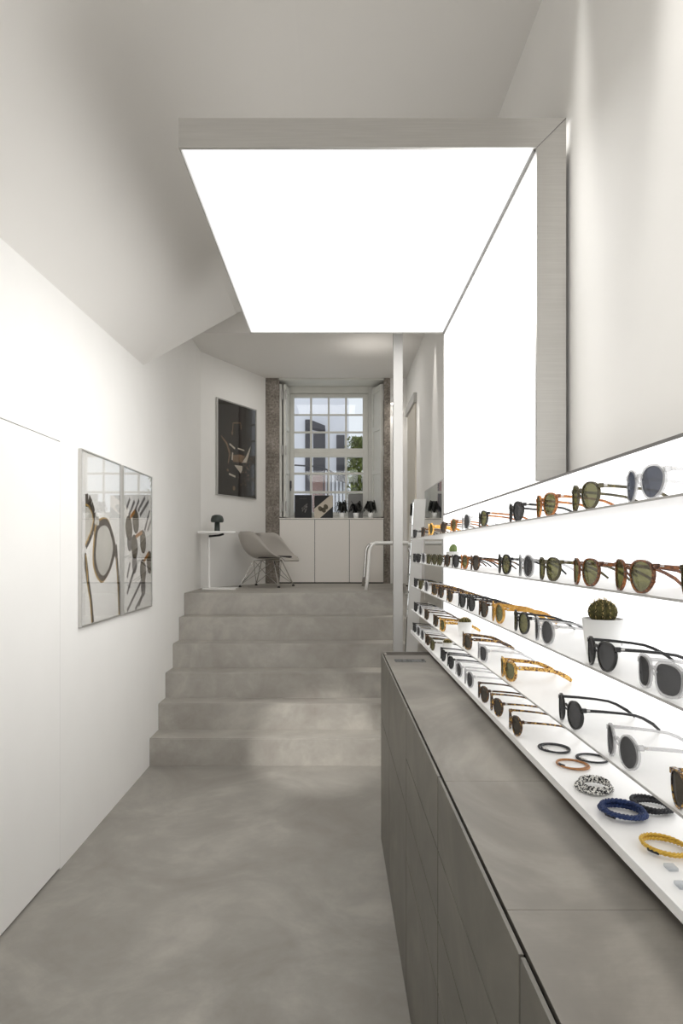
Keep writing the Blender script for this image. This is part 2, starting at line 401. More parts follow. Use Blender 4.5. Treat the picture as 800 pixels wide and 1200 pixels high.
def rp(px, py): x, z = op(px, py, 10.3); return (x, 0, z)
obj('handrail', tube(BM(), [rp(345,545), rp(375,547), rp(404,560)], .012), M['rail'], rl)
for px in (379, 383.5, 388, 392.5, 397, 401.5):
    obj('baluster', tube(BM(), [rp(px, 548+(px-375)*.44), rp(px, 612)], .009), M['rail'], rl)
def foliage(name, label, c, r, n, m, size=.09):
    b = BM()
    for i in range(n):
        p = Vector((random.gauss(0, r[0]*.5), random.gauss(0, r[1]*.5), random.uniform(0, r[2])))
        q = Matrix.Rotation(random.uniform(0, 6.28), 3, 'Z') @ Matrix.Rotation(random.uniform(-1.2, 1.2), 3, 'X')
        vs = [b.verts.new(p + q @ Vector(v)*size) for v in ((0,-1,0),(.5,0,.1),(0,1,0),(-.5,0,.1))]; b.faces.new(vs)
    o = obj(name, b, m, None, loc=c); return tag(o, label, 'shrub')
foliage('climbing_shrub', 'yellow green bush growing outside the right side of the window', (.36, 10.6, 1.0), (.14, .12, 2.15), 5200, M['green'], .035)
gw = obj('garden_wall', B(.19, .75, 9.9, 10.0, -1, 2.2), M['granite']); tag(gw, 'low grey garden wall in front of the yellow green bush', 'wall')
gt = empty('tree', 'bare grey tree behind the top right window panes', 'tree', (.62, 12.5, 0))
tb = BM()
def branch(p, d, l, r, k):
    q = p + d*l; tube(tb, [p, q], [r, r*.7], 6)
    if k:
        for _ in range(3): branch(q, (d+Vector((random.uniform(-.7,.7), random.uniform(-.4,.4), random.uniform(-.2,.5)))).normalized(), l*.72, r*.6, k-1)
branch(Vector((0,0,0)), Vector((0,0,1)), 2.6, .06, 5); obj('branches', tb, plain('grey_bark', rgb(150,150,152), .9), gt)

# ---------------------------------------------------------------- light canopy (ceiling box + wall box)
PY0, PY1 = 2.13, 3.95; PZ = 2.64; PZT = 2.732; PXL = -.487; XP = .63; XO = .722
c = empty('ceiling_light_panel', 'large luminous ceiling panel with brushed aluminium edge over the aisle', 'light panel', (0, PY0, PZ))
b = BM(); d = PY1-PY0
prism(b, [(PXL, 0), (XP, 0), (XO, PZT-PZ), (PXL, PZT-PZ)], 'y', 0, .012)          # mitred front band
box(b, PXL, PXL+.004, .012, d, .0, PZT-PZ); box(b, PXL, XO, d-.012, d, .0, PZT-PZ); box(b, PXL, XO, .012, d-.012, PZT-PZ-.004, PZT-PZ)
obj('aluminium_edge', b, M['alu'], c)
obj('diffuser', B(PXL+.006, XP-.004, .014, d-.014, .004, .012), M['emit_ceiling'], c)
b = BM(); box(b, XP-.006, XP+.001, .012, d-.012, -.006, .014); obj('corner_seam', b, plain('seam_grey', rgb(120,118,114), .6), c)
b = BM(); prism(b, [(XP-.0005, 0), (XP+.0015, 0), (XO, PZT-PZ-.0015), (XO, PZT-PZ), (XO-.001, PZT-PZ)], 'y', -.0006, .0); obj('mitre_joint', b, M['rail'], c)
c = empty('wall_light_panel', 'tall luminous wall panel with brushed aluminium edge above the shelves', 'light panel', (XP, PY0, 1.60))
b = BM(); prism(b, [(0, 0), (XO-XP, 0), (XO-XP, PZT-1.60), (0, PZ-1.60)], 'y', 0, .012)
box(b, .088, .0895, .012, d, 0, PZ-1.60); box(b, 0, .088, d-.006, d, 0, PZ-1.61)
obj('aluminium_edge', b, M['alu'], c)
obj('diffuser', B(.002, .01, .014, d-.008, .0, PZ-1.60-.008), M['emit_wall'], c)
SY0 = .25; SZT = 1.588
c = empty('shelf_light_panel', 'long luminous panel behind the eyewear shelves', 'light panel', (XP, SY0, .90))
obj('diffuser', B(0, .01, 0, 3.95-SY0, .0, SZT-.90), M['emit_shelf'], c)
b = BM(); box(b, 0, XR-XP, 0, 3.95-SY0, SZT-.90, SZT-.894); box(b, .0105, XR-XP, 3.95-SY0-.004, 3.95-SY0, 0, SZT-.90); box(b, -.001, .0105, 3.95-SY0, 3.95-SY0+.003, 0, SZT-.894); box(b, -.002, 0, 0, 3.95-SY0, SZT-.901, SZT-.894); obj('metal_trim', b, plain('panel_trim', rgb(105,103,100), .5), c)

# ---------------------------------------------------------------- shelves
XF = .44
SZ = [H+.0735, H-.0615, H-.1985, H-.3345, .925]
rank = ['top shelf', 'second shelf', 'middle shelf', 'fourth shelf', 'lowest shelf']
shelf_lab = ['thin white display shelf, topmost of the five, above eye level', 'thin white display shelf, second from the top of the five',
  'thin white display shelf, the middle one of the five', 'thin white display shelf, fourth from the top, above the bracelets', 'thick fronted white display shelf, lowest of the five, just above the counter']
for i, z in enumerate(SZ):
    th = .0035 if i < 4 else .016
    s = empty('display_shelf', shelf_lab[i], 'shelf', (XF, SY0, z), 0, 'eyewear shelves')
    obj('shelf_board', B(.001, XP-XF-.001, 0, 3.95-SY0, -th, 0), M['shelf'], s)
    obj('front_edge', B(-.0005, .001, 0, 3.95-SY0, -th, 0), M['shelf_edge'] if i < 4 else M['shelf'], s)

# ---------------------------------------------------------------- counter
CXF = .222; CZ = .895
b = BM()
for a_, c_ in ((.17,.9232),(.9240,1.4396),(1.4404,3.18)): box(b, .2325, XR-.005, a_, c_, CZ-.010, CZ, .0006)
ct = obj('countertop', b, M['ctop'])
tag(ct, 'long dark grey steel countertop under the shelves', 'countertop')
ce = empty('cable_tray', 'narrow dark recessed tray at the far end of the counter', 'tray', (.2325, 3.182, CZ))
b = BM(); box(b, 0, .49, .0, .012, -.012, .002); box(b, 0, .49, .078, .088, -.012, .004); box(b, 0, .012, .012, .078, -.012, .002); obj('rim', b, M['ctop'], ce)
obj('tray_floor', B(.012, .49, .012, .078, -.012, -.006), plain('dark_reflective_tray', rgb(70,64,58), .25, .5), ce)
pos = [.17, .82, 1.47, 2.12, 2.78, 3.27]
labs = ['nearest steel counter unit with four stacked fronts, at the bottom edge of the view', 'second steel counter unit from the viewer, four stacked fronts',
  'middle steel counter unit with four stacked fronts', 'fourth steel counter unit from the viewer, tall door under a plain front', 'far end steel counter unit next to the steps']
for i in range(5):
    y0, y1 = pos[i], pos[i+1]
    u = empty('counter_cabinet', labs[i], 'cabinet', (CXF, y0, 0), 0, 'steel counter units')
    obj('carcass', B(.012, XR-CXF-.005, 0.0005, y1-y0-.0005, 0.0, CZ-.0125), M['blackm'] if i < 4 else M['cfront'], u)
    hs = [0.004, .43, .585, .735, CZ+.0012] if i < 3 else [0.004, .585, CZ+.0012]
    for k, (a, c2) in enumerate(zip(hs, hs[1:])):
        g = .0034
        obj('door' if k == 0 else 'drawer', B(0, .006, g, y1-y0-g*.8, a+.002, c2-.002, .0008), M['cfront'], u)

# ---------------------------------------------------------------- sunglasses
def outline(shape, a, b, n=28):
    pts = []
    for k in range(n):
        t = 2*PI*k/n; cx, cz = math.cos(t), math.sin(t)
        e = {'round': 2.0, 'panto': 2.05, 'square': 2.7}[shape]
        x = math.copysign(abs(cx)**(2/e), cx); z = math.copysign(abs(cz)**(2/e), cz)
        if shape == 'panto': x *= 1 + .10*z; z = z*(1.06 if z < 0 else .9)
        if shape == 'square': x *= 1 + .07*z
        pts.append((x*a, z*b))
    return pts
HW = .036
def wrapx(y): return 2.3*y*y
SH = {'round': (.0235, .0235), 'panto': (.0250, .0225), 'square': (.0260, .0205)}
def ring(bm, inner, outer, cy, cz, th):
    n = len(inner); V = []
    for t in (0, th):
        for o, ins in ((outer, 0), (inner, 0)):
            V.append([bm.verts.new((wrapx(cy+p[0])+t, cy+p[0], cz+p[1])) for p in o])
    of, inf, ob, inb = V
    for k in range(n):
        j = (k+1) % n
        bm.faces.new((of[k], of[j], inf[j], inf[k])); bm.faces.new((ob[k], inb[k], inb[j], ob[j]))
        bm.faces.new((of[k], ob[k], ob[j], of[j])); bm.faces.new((inf[k], inf[j], inb[j], inb[k]))
def make_glasses(shape, fmat, lmat, bold=False, tmat=None):
    root = empty('sunglasses', '', 'sunglasses'); rim = .0052 if bold else .0031
    if shape == 'square': rim += .0008
    a, b = SH[shape]; cz = b+rim+.0006; th = .0042
    f = BM(); inner = outline(shape, a, b); outer = outline(shape, a+rim, b+rim)
    for s in (-1, 1): ring(f, inner, outer, s*HW, cz, th)
    bw = HW-a+.001
    zb = cz + b*.42
    path = [(-bw, zb-.004), (-bw*.5, zb+.001), (0, zb+.0025), (bw*.5, zb+.001), (bw, zb-.004)]
    tube(f, [(wrapx(y)+th/2, y, z) for y, z in path], .0021, 6, rad2=.003)
    zh = cz + b*.62
    for s in (-1, 1):
        ye = s*(HW+a+rim*.6); xe = wrapx(ye)
        box(f, xe, xe+.009, min(ye-s*.004, ye+s*.0042), max(ye-s*.004, ye+s*.0042), zh-.0045, zh+.0035, .001)
        tube(f, [(th*.8+wrapx(.01), s*.0105, cz+.004), (th+.006, s*.0115, cz-.003)], .0018, 5)
    obj('frame_front', f, fmat, root)
    for s in (-1, 1):
        l = BM(); pts = [(p[0]*1.02, p[1]*1.02) for p in inner]
        for t in (.0012, .0026):
            vs = [l.verts.new((wrapx(s*HW+p[0])+t, s*HW+p[0], cz+p[1])) for p in pts]; l.faces.new(vs)
        vv = list(l.verts); n = len(pts)
        for k in range(n): l.faces.new((vv[k], vv[(k+1)%n], vv[n+(k+1)%n], vv[n+k]))
        obj('lens', l, lmat, root)
    for s in (-1, 1):
        ye = s*(HW+a+rim*.6+.002); xe = wrapx(ye)+.009; t = BM()
        hb = .0052 if bold else .0027
        P = [(xe, ye, zh-.0005), (xe+.03, ye*.985, zh-.0025), (xe+.065, ye*.965, zh-.006), (xe+.09, ye*.94, zh-.010), (xe+.105, ye*.91, zh-.0155), (xe+.125, ye*.86, (zh-.0155)*.45+.003), (.158, ye*.80, hb*.8)]
        R = [.0016, .0015, .0014, .0015, .0016, .0018, .0017]; RH = [hb*1.05, hb*.95, hb*.85, hb*.9, hb, hb*1.1, hb*.8]
        rings = []
        for i, p in enumerate(P):
            p = Vector(p); dd = (Vector(P[min(i+1, 6)])-Vector(P[max(i-1, 0)])).normalized()
            sd = dd.cross(Vector((0,0,1))).normalized(); up = sd.cross(dd).normalized()
            rings.append([t.verts.new(p + sd*R[i]*cx + up*RH[i]*cc) for cx, cc in ((-1,-.7),(-.6,-1),(.6,-1),(1,-.7),(1,.7),(.6,1),(-.6,1),(-1,.7))])
        for r1, r2 in zip(rings, rings[1:]):
            for k in range(8): t.faces.new((r1[k], r1[(k+1)%8], r2[(k+1)%8], r2[k]))
        t.faces.new(rings[0][::-1]); t.faces.new(rings[-1])
        to = obj('temple', t, tmat or fmat, root)
        hg = BM(); box(hg, xe-.001, xe+.005, min(ye, ye+s*.0021), max(ye, ye+s*.0021), zh-.0012, zh+.0012); obj('hinge', hg, M['chrome'], to)
    return root
def copy_tree(o, parent=None):
    c = o.copy(); COL.objects.link(c)
    if parent: c.parent = parent
    for ch in list(o.children): copy_tree(ch, c)
    return c
KINDS = {
 'black': ('panto', 'black', 'lens_grey', False, 'glossy black rounded sunglasses'),
 'blackround': ('round', 'black', 'lens_grey', False, 'glossy black circular sunglasses'),
 'blackolive': ('round', 'black', 'lens_olive', False, 'black round sunglasses with olive lenses'),
 'clear': ('round', 'clear', 'lens_grey', False, 'clear framed round sunglasses with grey lenses'),
 'clearsq': ('square', 'clear', 'lens_grey', False, 'clear square sunglasses with grey lenses'),
 'clearblue': ('panto', 'clear', 'lens_blue', False, 'clear framed sunglasses with blue grey lenses'),
 'olive': ('panto', 'olive', 'lens_olive', False, 'dark olive framed sunglasses with green lenses'),
 'amber': ('panto', 'amber', 'lens_olive', False, 'orange amber framed sunglasses with green lenses'),
 'brown': ('panto', 'brown', 'lens_olive', False, 'brown tortoiseshell sunglasses with green lenses'),
 'tort': ('panto', 'dark_tort', 'lens_brown', False, 'dark tortoiseshell sunglasses'),
 'spot': ('square', 'spot', 'lens_olive', True, 'chunky yellow spotted tortoiseshell sunglasses'),
 'spotthin': ('panto', 'spot_dark', 'lens_brown', False, 'thin yellow and black tortoiseshell sunglasses'),
 'darkspot': ('square', 'spot_dark', 'lens_brown', True, 'chunky dark spotted tortoiseshell sunglasses'),
 'yellow': ('round', 'yellow', 'lens_olive', True, 'honey yellow round sunglasses'),
 'blackamber': ('panto', 'black', 'lens_olive', False, 'black fronted sunglasses with orange temples'),
}
ROWS = [
 [(1.0,'clearblue'),(1.239,'olive'),(1.465,'amber'),(1.71,'black'),(2.09,'blackamber'),(2.36,'clear'),(2.61,'amber'),(2.86,'tort'),(3.22,'yellow'),(3.5,'tort'),(3.86,'black')],
 [(.828,'olive'),(1.038,'brown'),(1.235,'brown'),(1.444,'olive'),(1.62,'clear'),(1.826,'blackolive'),(2.21,'tort'),(2.39,'amber'),(2.57,'black'),(2.76,'tort'),(2.95,'olive'),(3.12,'olive'),(3.29,'olive'),(3.49,'clear'),(3.69,'black'),(3.86,'black')],
 [(.955,'clearsq'),(1.164,'black'),(1.48,'clear'),(1.66,'blackolive'),(1.90,'yellow'),(2.09,'tort'),(2.28,'blackround'),(2.44,'black'),(2.70,'spotthin'),(2.93,'tort'),(3.12,'darkspot'),(3.37,'clear'),(3.6,'olive'),(3.82,'black')],
 [(.855,'spotthin'),(1.078,'clear'),(1.316,'blackround'),(1.79,'spot'),(2.10,'clearsq'),(2.35,'darkspot'),(2.88,'spot'),(3.07,'tort'),(3.37,'tort'),(3.60,'clear'),(3.82,'black')],
 [(1.72,'spotthin'),(1.92,'spotthin'),(2.09,'tort'),(2.31,'clear'),(2.50,'clear'),(2.68,'black'),(2.86,'black'),(3.17,'olive'),(3.34,'tort'),(3.53,'clear'),(3.70,'clear'),(3.87,'black')],
]
ordn = ['first','second','third','fourth','fifth','sixth','seventh','eighth','ninth','tenth','eleventh','twelfth','thirteenth','fourteenth','fifteenth','sixteenth']
protos = {}
for si, row in enumerate(ROWS):
    for gi, (y, k) in enumerate(row):
        sh, fm, lm, bold, desc = KINDS[k]
        if k not in protos:
            g = make_glasses(sh, M[fm], M[lm], bold, M['amber'] if k == 'blackamber' else None); protos[k] = g
        else: g = copy_tree(protos[k])
        g.location = (XF+.004, y, SZ[si]+.0002)
        g.rotation_euler = (0, 0, random.uniform(-.03, .03))
        g['label'] = '%s, %s pair from the viewer on the %s' % (desc, ordn[gi], rank[si])
        g['category'] = 'sunglasses'; g['group'] = 'sunglasses on the %s' % rank[si]

# ---------------------------------------------------------------- cacti in pots
def cactus_bm(r, h, ribs=12, seg=72, cz=0, lob=.10):
    b = BM(); prof = []
    for i in range(15):
        t = i/14; a = -PI/2*.6 + t*(PI/2*1.6)
        prof.append((max(0.0, r*math.cos(a)) if i < 14 else 0, cz + h*.5 + h*.5*math.sin(a)))
    rings = []
    for pr, pz in prof:
        if pr < 1e-5: rings.append([b.verts.new((0,0,pz))]); continue
        rings.append([b.verts.new((pr*(1+lob*math.cos(ribs*2*PI*k/seg))*math.cos(2*PI*k/seg), pr*(1+lob*math.cos(ribs*2*PI*k/seg))*math.sin(2*PI*k/seg), pz)) for k in range(seg)])
    for a_, c_ in zip(rings, rings[1:]):
        for k in range(seg):
            if len(c_) == 1: b.faces.new((a_[k], a_[(k+1)%seg], c_[0]))
            else: b.faces.new((a_[k], a_[(k+1)%seg], c_[(k+1)%seg], c_[k]))
    return b
def potted_cactus(loc, r, h, label, cr, ch, pale=False, spines=True):
    t = empty('potted_cactus', label, 'cactus', loc, 0, 'small cacti in white pots')
    p = BM(); lathe(p, [(0,0),(r*.72,0),(r*.78,.003),(r,h),(r*.93,h),(r*.9,h-.008),(0,h-.008)], 40); obj('pot', p, M['pot'], t, True)
    s = BM(); lathe(s, [(0,h-.0075),(r*.9,h-.0075),(r*.9,h-.006),(0,h-.005)], 24); obj('gravel', s, M['soil'], t)
    if pale:
        for dx, dy, rr, hh in ((0,-.012,.015,.045),(.0,.012,.014,.04),(0,.03,.010,.036)):
            c = cactus_bm(rr, hh, 9, 54, h-.012)
            bmesh.ops.translate(c, verts=c.verts, vec=(dx, dy, 0)); obj('cactus_stem', c, M['cactus2'], t, True)
    else:
        c = obj('cactus_body', cactus_bm(cr, ch, 13, 78, h-.010), M['cactus'], t, True)
        if spines:
            b = BM()
            for rb in range(13):
                for i in range(6):
                    a = -.3 + i*.32; th = 2*PI*rb/13
                    q = Vector((cr*1.12*math.cos(a)*math.cos(th), cr*1.12*math.cos(a)*math.sin(th), h-.010+ch*.5+ch*.5*math.sin(a)))
                    for _ in range(4):
                        d = (Vector((math.cos(th)*math.cos(a), math.sin(th)*math.cos(a), math.sin(a))) + Vector([random.uniform(-.8,.8) for _ in range(3)])).normalized()
                        s1 = d.cross(Vector((0,.3,1))).normalized()*.00042
                        b.faces.new([b.verts.new(q+s1), b.verts.new(q-s1), b.verts.new(q+d*.008)])
            obj('spines', b, M['spine'], c)
    return t
potted_cactus((.512, 1.305, SZ[2]), .038, .070, 'round spiny cactus in a large white pot on the middle shelf', .0245, .046)
potted_cactus((.515, 2.70, SZ[3]), .029, .056, 'small round cactus in a white pot on the fourth shelf', .022, .026)
potted_cactus((.50, 3.02, SZ[4]), .023, .052, 'smallest round cactus in a white pot on the lowest shelf', .019, .022)
potted_cactus((.525, 3.03, SZ[1]), .03, .060, 'pale green lobed cactus in a white pot on the second shelf', 0, 0, pale=True)

# ---------------------------------------------------------------- bracelets
def bracelet(x, y, r, wr, coils, mat, label, spread=.0, knot=True, squash=.86):
    z = SZ[4]; t = empty('bracelet', label, 'bracelet', (x, y, z+.0004), random.uniform(0, .6), 'cord bracelets on the lowest shelf')
    b = BM(); strands = coils
    for c in range(strands):
        ph = random.uniform(0, 6.28); dx = random.uniform(-1, 1)*r*spread; dy = random.uniform(-1, 1)*r*spread; sc = 1+random.uniform(-.5, .5)*spread
        tw = random.uniform(-.25, .25)*spread
        z0 = wr + (c % 3)*wr*1.1 if coils > 2 else wr*(1+.3*c)
        ply = 2 if coils > 2 else 1
        for q in range(ply):
            P = []; N = 96
            for k in range(N):
                a = 2*PI*k/N; off = (wr*.55 if ply == 2 else 0); pa = 16*a + q*PI
                rr = r*sc*(1+.03*math.sin(2*a+ph)) + off*math.cos(pa)
                P.append((rr*math.cos(a)*squash+dx, rr*math.sin(a+tw)+dy, z0 + off*math.sin(pa) + (wr*.5*math.sin(a+ph) if coils > 2 else 0)))
            mz = min(p[2] for p in P)-wr*.75
            if mz < 0: P = [(p[0], p[1], p[2]-mz) for p in P]
            tube(b, P, wr*(.62 if ply == 2 else 1), 6, closed=True)
    obj('cord', b, mat, t, True)
    if knot:
        k = BM(); tube(k, [(-r*squash*.9, -r*.25, wr*1.6), (-r*squash*1.0, 0, wr*2.0), (-r*squash*.9, r*.25, wr*1.6)], wr*1.5, 8); obj('clasp', k, M['band_black'] if mat is not M['band_black'] else M['chrome'], t, True)
    return t
bracelet(.508, 1.569, .036, .0020, 2, M['band_black'], 'thin black cord bracelet nearest the sunglasses on the lowest shelf', .12)
bracelet(.562, 1.495, .033, .0020, 2, M['band_black'], 'thin black cord bracelet at the back beside the tan one', .13)
bracelet(.503, 1.452, .033, .0020, 2, M['band_orange'], 'thin tan orange cord bracelet between the black ones', .14)
bracelet(.497, 1.304, .032, .0036, 5, M['band_check'], 'thick black and white braided bracelet on the lowest shelf', .14, False)
bracelet(.558, 1.205, .033, .0032, 4, M['band_black'], 'coiled black and grey braided bracelet behind the blue one', .16)
bracelet(.495, 1.176, .035, .0038, 4, M['band_blue'], 'coiled navy blue braided bracelet', .12)
bracelet(.503, 1.041, .034, .0026, 3, M['band_yellow'], 'yellow cord bracelet nearest the viewer', .08)
for i, (x, y, lb) in enumerate(((.481, .977, 'tiny clear acrylic tag beside the yellow bracelet'), (.470, .925, 'tiny clear acrylic tag nearest the viewer on the lowest shelf'))):
    o = obj('price_tag', B(-.007, .007, -.009, .009, 0, .005, .001), M['clearbit'], loc=(x, y, SZ[4]+.0003)); tag(o, lb, 'tag', 'clear tags on the lowest shelf')
o = obj('acrylic_plate', B(0, .135, 0, .07, 0, .003, .001), M['clearbit'], loc=(.265, 2.98, CZ+.0003)); tag(o, 'flat clear acrylic plate lying on the far end of the counter', 'plate')

# ---------------------------------------------------------------- mirrors by the stairs
mr = empty('standing_mirror', 'tall leaning mirror slab with grey side between the white post and the shelves', 'mirror', (.43, 4.42, .175*1))
def lean_box(x0, x1, y0, y1, z0, z1, k):
    b = box(BM(), x0, x1, y0, y1, z0, z1)
    for v in b.verts: v.co.x += k*(v.co.z-z0)
    return b
zt_m = 1.38+61*4.42/800
obj('mirror_body', lean_box(.0, .075, .0, .17, 0, zt_m-.175, .055), M['mgrey'], mr)
obj('mirror_face', lean_box(-.004, -.0005, .006, .164, 0.02, zt_m-.175-.02, .055), M['mirror'], mr)
wm = empty('wall_mirror', 'frameless mirror leaning on the right wall behind the end of the shelves', 'mirror', (.70, 4.46, 1.0))
wz = 1.84-1.0
obj('glass', B(0, .006, .0, .84, 0, wz), M['mirror'], wm)
bb = BM(); box(bb, -.001, .006, -.006, 0, 0, wz+.008); box(bb, -.001, .008, .84, .846, 0, wz+.008); box(bb, -.001, .008, 0, .84, wz, wz+.008); box(bb, .006, .02, .0, .84, 0, wz); obj('backing_frame', bb, M['mgrey'], wm)

# ---------------------------------------------------------------- pictures
def LW(px, py):                     # point on the left wall -> (y, z)
    Y = 800*1.19/(392-px); return (Y, H+(646-py)*Y/800)
def make_picture(label, a, b, z0, z1, mat_paper, art, margin=0, group=None, origin=None, ang=0):
    """flat framed print; local x along the wall, z up, local -y faces the room"""
    wdt = b-a; hgt = z1-z0
    p = empty('framed_picture', label, 'picture', origin, ang, group); p.scale = (1, .6, 1)
    f = BM(); e = .006; dpt = .028
    for q in ((0, e, 0, hgt), (wdt-e, wdt, 0, hgt), (e, wdt-e, 0, e), (e, wdt-e, hgt-e, hgt)): box(f, q[0], q[1], -dpt, -.001, q[2], q[3])
    obj('frame', f, M['alu'], p)
    obj('mat_board', B(e, wdt-e, -.014, -.002, e, hgt-e), M['white'], p)
    obj('print', B(e+margin, wdt-e-.004, -.0165, -.0142, e+.004, hgt-e-.004), mat_paper, p)
    art(p, wdt, hgt)
    obj('glazing', B(e, wdt-e, -.025, -.0235, e, hgt-e), M['pic_glass'], p)
    return p
def flat(name, polys, mat, par, dy):
    b = BM()
    for pl in polys:
        vs = [b.verts.new((x, dy, z)) for x, z in pl]
        try: b.faces.new(vs)
        except ValueError: pass
    bmesh.ops.triangulate(b, faces=b.faces)
    return obj(name, b, mat, par)
def ell(cx, cz, rx, rz, rot=0, n=36, t0=0, t1=2*PI):
    out = []
    for k in range(n):
        t = t0+(t1-t0)*k/(n if abs(t1-t0-2*PI) < 1e-6 else n-1)
        x, z = rx*math.cos(t), rz*math.sin(t); out.append((cx+x*math.cos(rot)-z*math.sin(rot), cz+x*math.sin(rot)+z*math.cos(rot)))
    return out
def annulus(o, i): 
    n = len(o); return [[o[k], o[(k+1)%n], i[(k+1)%n], i[k]] for k in range(n)]
def stroke(pts, w):
    out = []
    for i, ((x0, z0), (x1, z1)) in enumerate(zip(pts, pts[1:])):
        w0 = w[i] if isinstance(w, list) else w; w1 = w[i+1] if isinstance(w, list) else w
        d = math.hypot(x1-x0, z1-z0); nx, nz = -(z1-z0)/d, (x1-x0)/d
        out.append([(x0+nx*w0, z0+nz*w0), (x1+nx*w1, z1+nz*w1), (x1-nx*w1, z1-nz*w1), (x0-nx*w0, z0-nz*w0)])
    return out
ya, yb = 3.168, 3.755; z0p, z1p = H-.354, H+.478
def q1(px, py): Y, z = LW(px, py); return (Y-ya, z-z0p)
def art1(p, w, h):
    c = q1(80+.2*205, 510+.2*672); ir, orr = [], []
    lens_o = [(155,525),(190,492),(225,505),(255,590),(266,650),(262,700),(235,790),(195,853),(165,835),(143,780),(137,720),(142,610)]
    lens_i = [(163,560),(192,530),(222,545),(243,610),(250,660),(244,705),(224,780),(195,822),(172,805),(155,760),(149,710),(152,640)]
    def sm(poly, off):
        P = [q1(80+.2*a, 510+.2*b_) for a, b_ in poly]; out = []; n = len(P)
        for i in range(n):
            p0, p1, p2, p3 = P[i-1], P[i], P[(i+1)%n], P[(i+2)%n]
            for s in range(5):
                t = s/5
                out.append(tuple(.5*((2*p1[k])+(-p0[k]+p2[k])*t+(2*p0[k]-5*p1[k]+4*p2[k]-p3[k])*t*t+(-p0[k]+3*p1[k]-3*p2[k]+p3[k])*t**3) for k in (0,1)))
        return out
    O, I = sm(lens_o, 0), sm(lens_i, 0)
    flat('printed_lens', [I], M['ink_lens'], p, -.0168); flat('printed_rim', annulus(O, I), M['ink_brown'], p, -.0172)
    O2 = [(x+(x-c[0])*.05-.008, z+(z-c[1])*.05) for x, z in O]; flat('printed_rim_edge', annulus(O2, O), M['ink_yellow'], p, -.0170)
    Z = lambda l: [q1(80+.2*a, 510+.2*b_) for a, b_ in l]
    flat('printed_lens', [Z([(88,400),(110,410),(130,450),(136,505),(125,560),(105,610),(88,640)])], M['ink_lens'], p, -.0167)
    flat('printed_rim', stroke(Z([(88,382),(105,380),(122,410),(138,455),(143,500),(132,560),(110,610),(90,655)]), [.03,.032,.028,.02,.014,.016,.018,.014]), M['ink_brown'], p, -.0171)
    flat('printed_rim_edge', stroke(Z([(88,405),(108,415),(128,460),(134,505),(124,555),(104,605),(88,640)]), .005), M['ink_yellow'], p, -.0174)
    flat('printed_bridge', stroke(Z([(143,490),(155,505),(168,500)]), .022), M['ink_lens'], p, -.0175)
    flat('printed_temple', stroke(Z([(262,650),(272,720),(280,820),(286,940),(290,1052)]), [.035,.02,.018,.02,.02]), M['ink_brown'], p, -.0173)
    flat('printed_temple', stroke(Z([(88,690),(92,760),(103,860),(120,960),(131,1098)]), [.008,.02,.018,.016,.018]), M['ink_brown'], p, -.0173)
    flat('printed_temple_edge', stroke(Z([(90,700),(97,800),(100,870),(116,970),(126,1098)]), .006), M['ink_yellow'], p, -.0176)
    flat('printed_temple_edge', stroke(Z([(268,720),(276,820),(282,940),(286,1052)]), .005), M['ink_yellow'], p, -.0176)
def wall_pic(label, a, b, z0, z1, margin, art):
    # origin at wall, rotated so local x runs along +Y and local -y faces +X
    return make_picture(label, a, b, z0, z1, M['paper'], art, margin, 'framed prints on the left wall', (XL, a, z0), math.radians(90))
wall_pic('framed print of one oversized tortoiseshell sunglasses lens, nearest on the left wall', ya, yb, z0p, z1p, .058, art1)
yc, yd = 3.80, 4.397
def art2(p, w, h):
    Z = lambda l: [(LW(80+.2*a, 510+.2*b_)[0]-yc, LW(80+.2*a, 510+.2*b_)[1]-z0p) for a, b_ in l]
    st = [[(345,470),(378,385)],[(375,460),(405,378)],[(398,445),(440,365)],[(330,430),(352,370)],[(438,560),(468,440)],[(410,470),(462,385)],[(334,930),(372,800)],[(334,1030),(420,850)],[(382,1022),(425,935)],[(334,835),(352,745)],[(455,560),(474,500)],[(402,1000),(440,900)]]
    flat('printed_shadow_stripes', [q for s in st for q in stroke(Z(s), .012)], M['ink_grey'], p, -.0168)
    for cs, sh in ((((345,545),(385,505)), (350,620)), (((378,655),(428,625)), (378,752)), (((428,795),(466,745)), (430,890))):
        s0 = Z([sh])[0]; flat('printed_shadow', [ell(s0[0], s0[1], .05, .06)], M['ink_grey'], p, -.0169)
        for c in cs:
            c0 = Z([c])[0]; O = ell(c0[0], c0[1], .064, .074, .4); I = ell(c0[0], c0[1], .052, .060, .4)
            O = [(min(max(x, .035), w-.012), z) for x, z in O]; I = [(min(max(x, .035), w-.012), z) for x, z in I]
            flat('printed_lens', [I], M['ink_olive'], p, -.0172); flat('printed_rim', annulus(O, I), M['ink_brown'], p, -.0174)
        a_, b_ = Z(cs); flat('printed_bridge', stroke([(a_[0]+.02, a_[1]+.06), (b_[0]-.02, b_[1]+.06)], .012), M['amber_ink'], p, -.0176)
wall_pic('framed print of three sunglasses over striped shadows, farther one on the left wall', yc, yd, z0p, z1p, .04, art2)
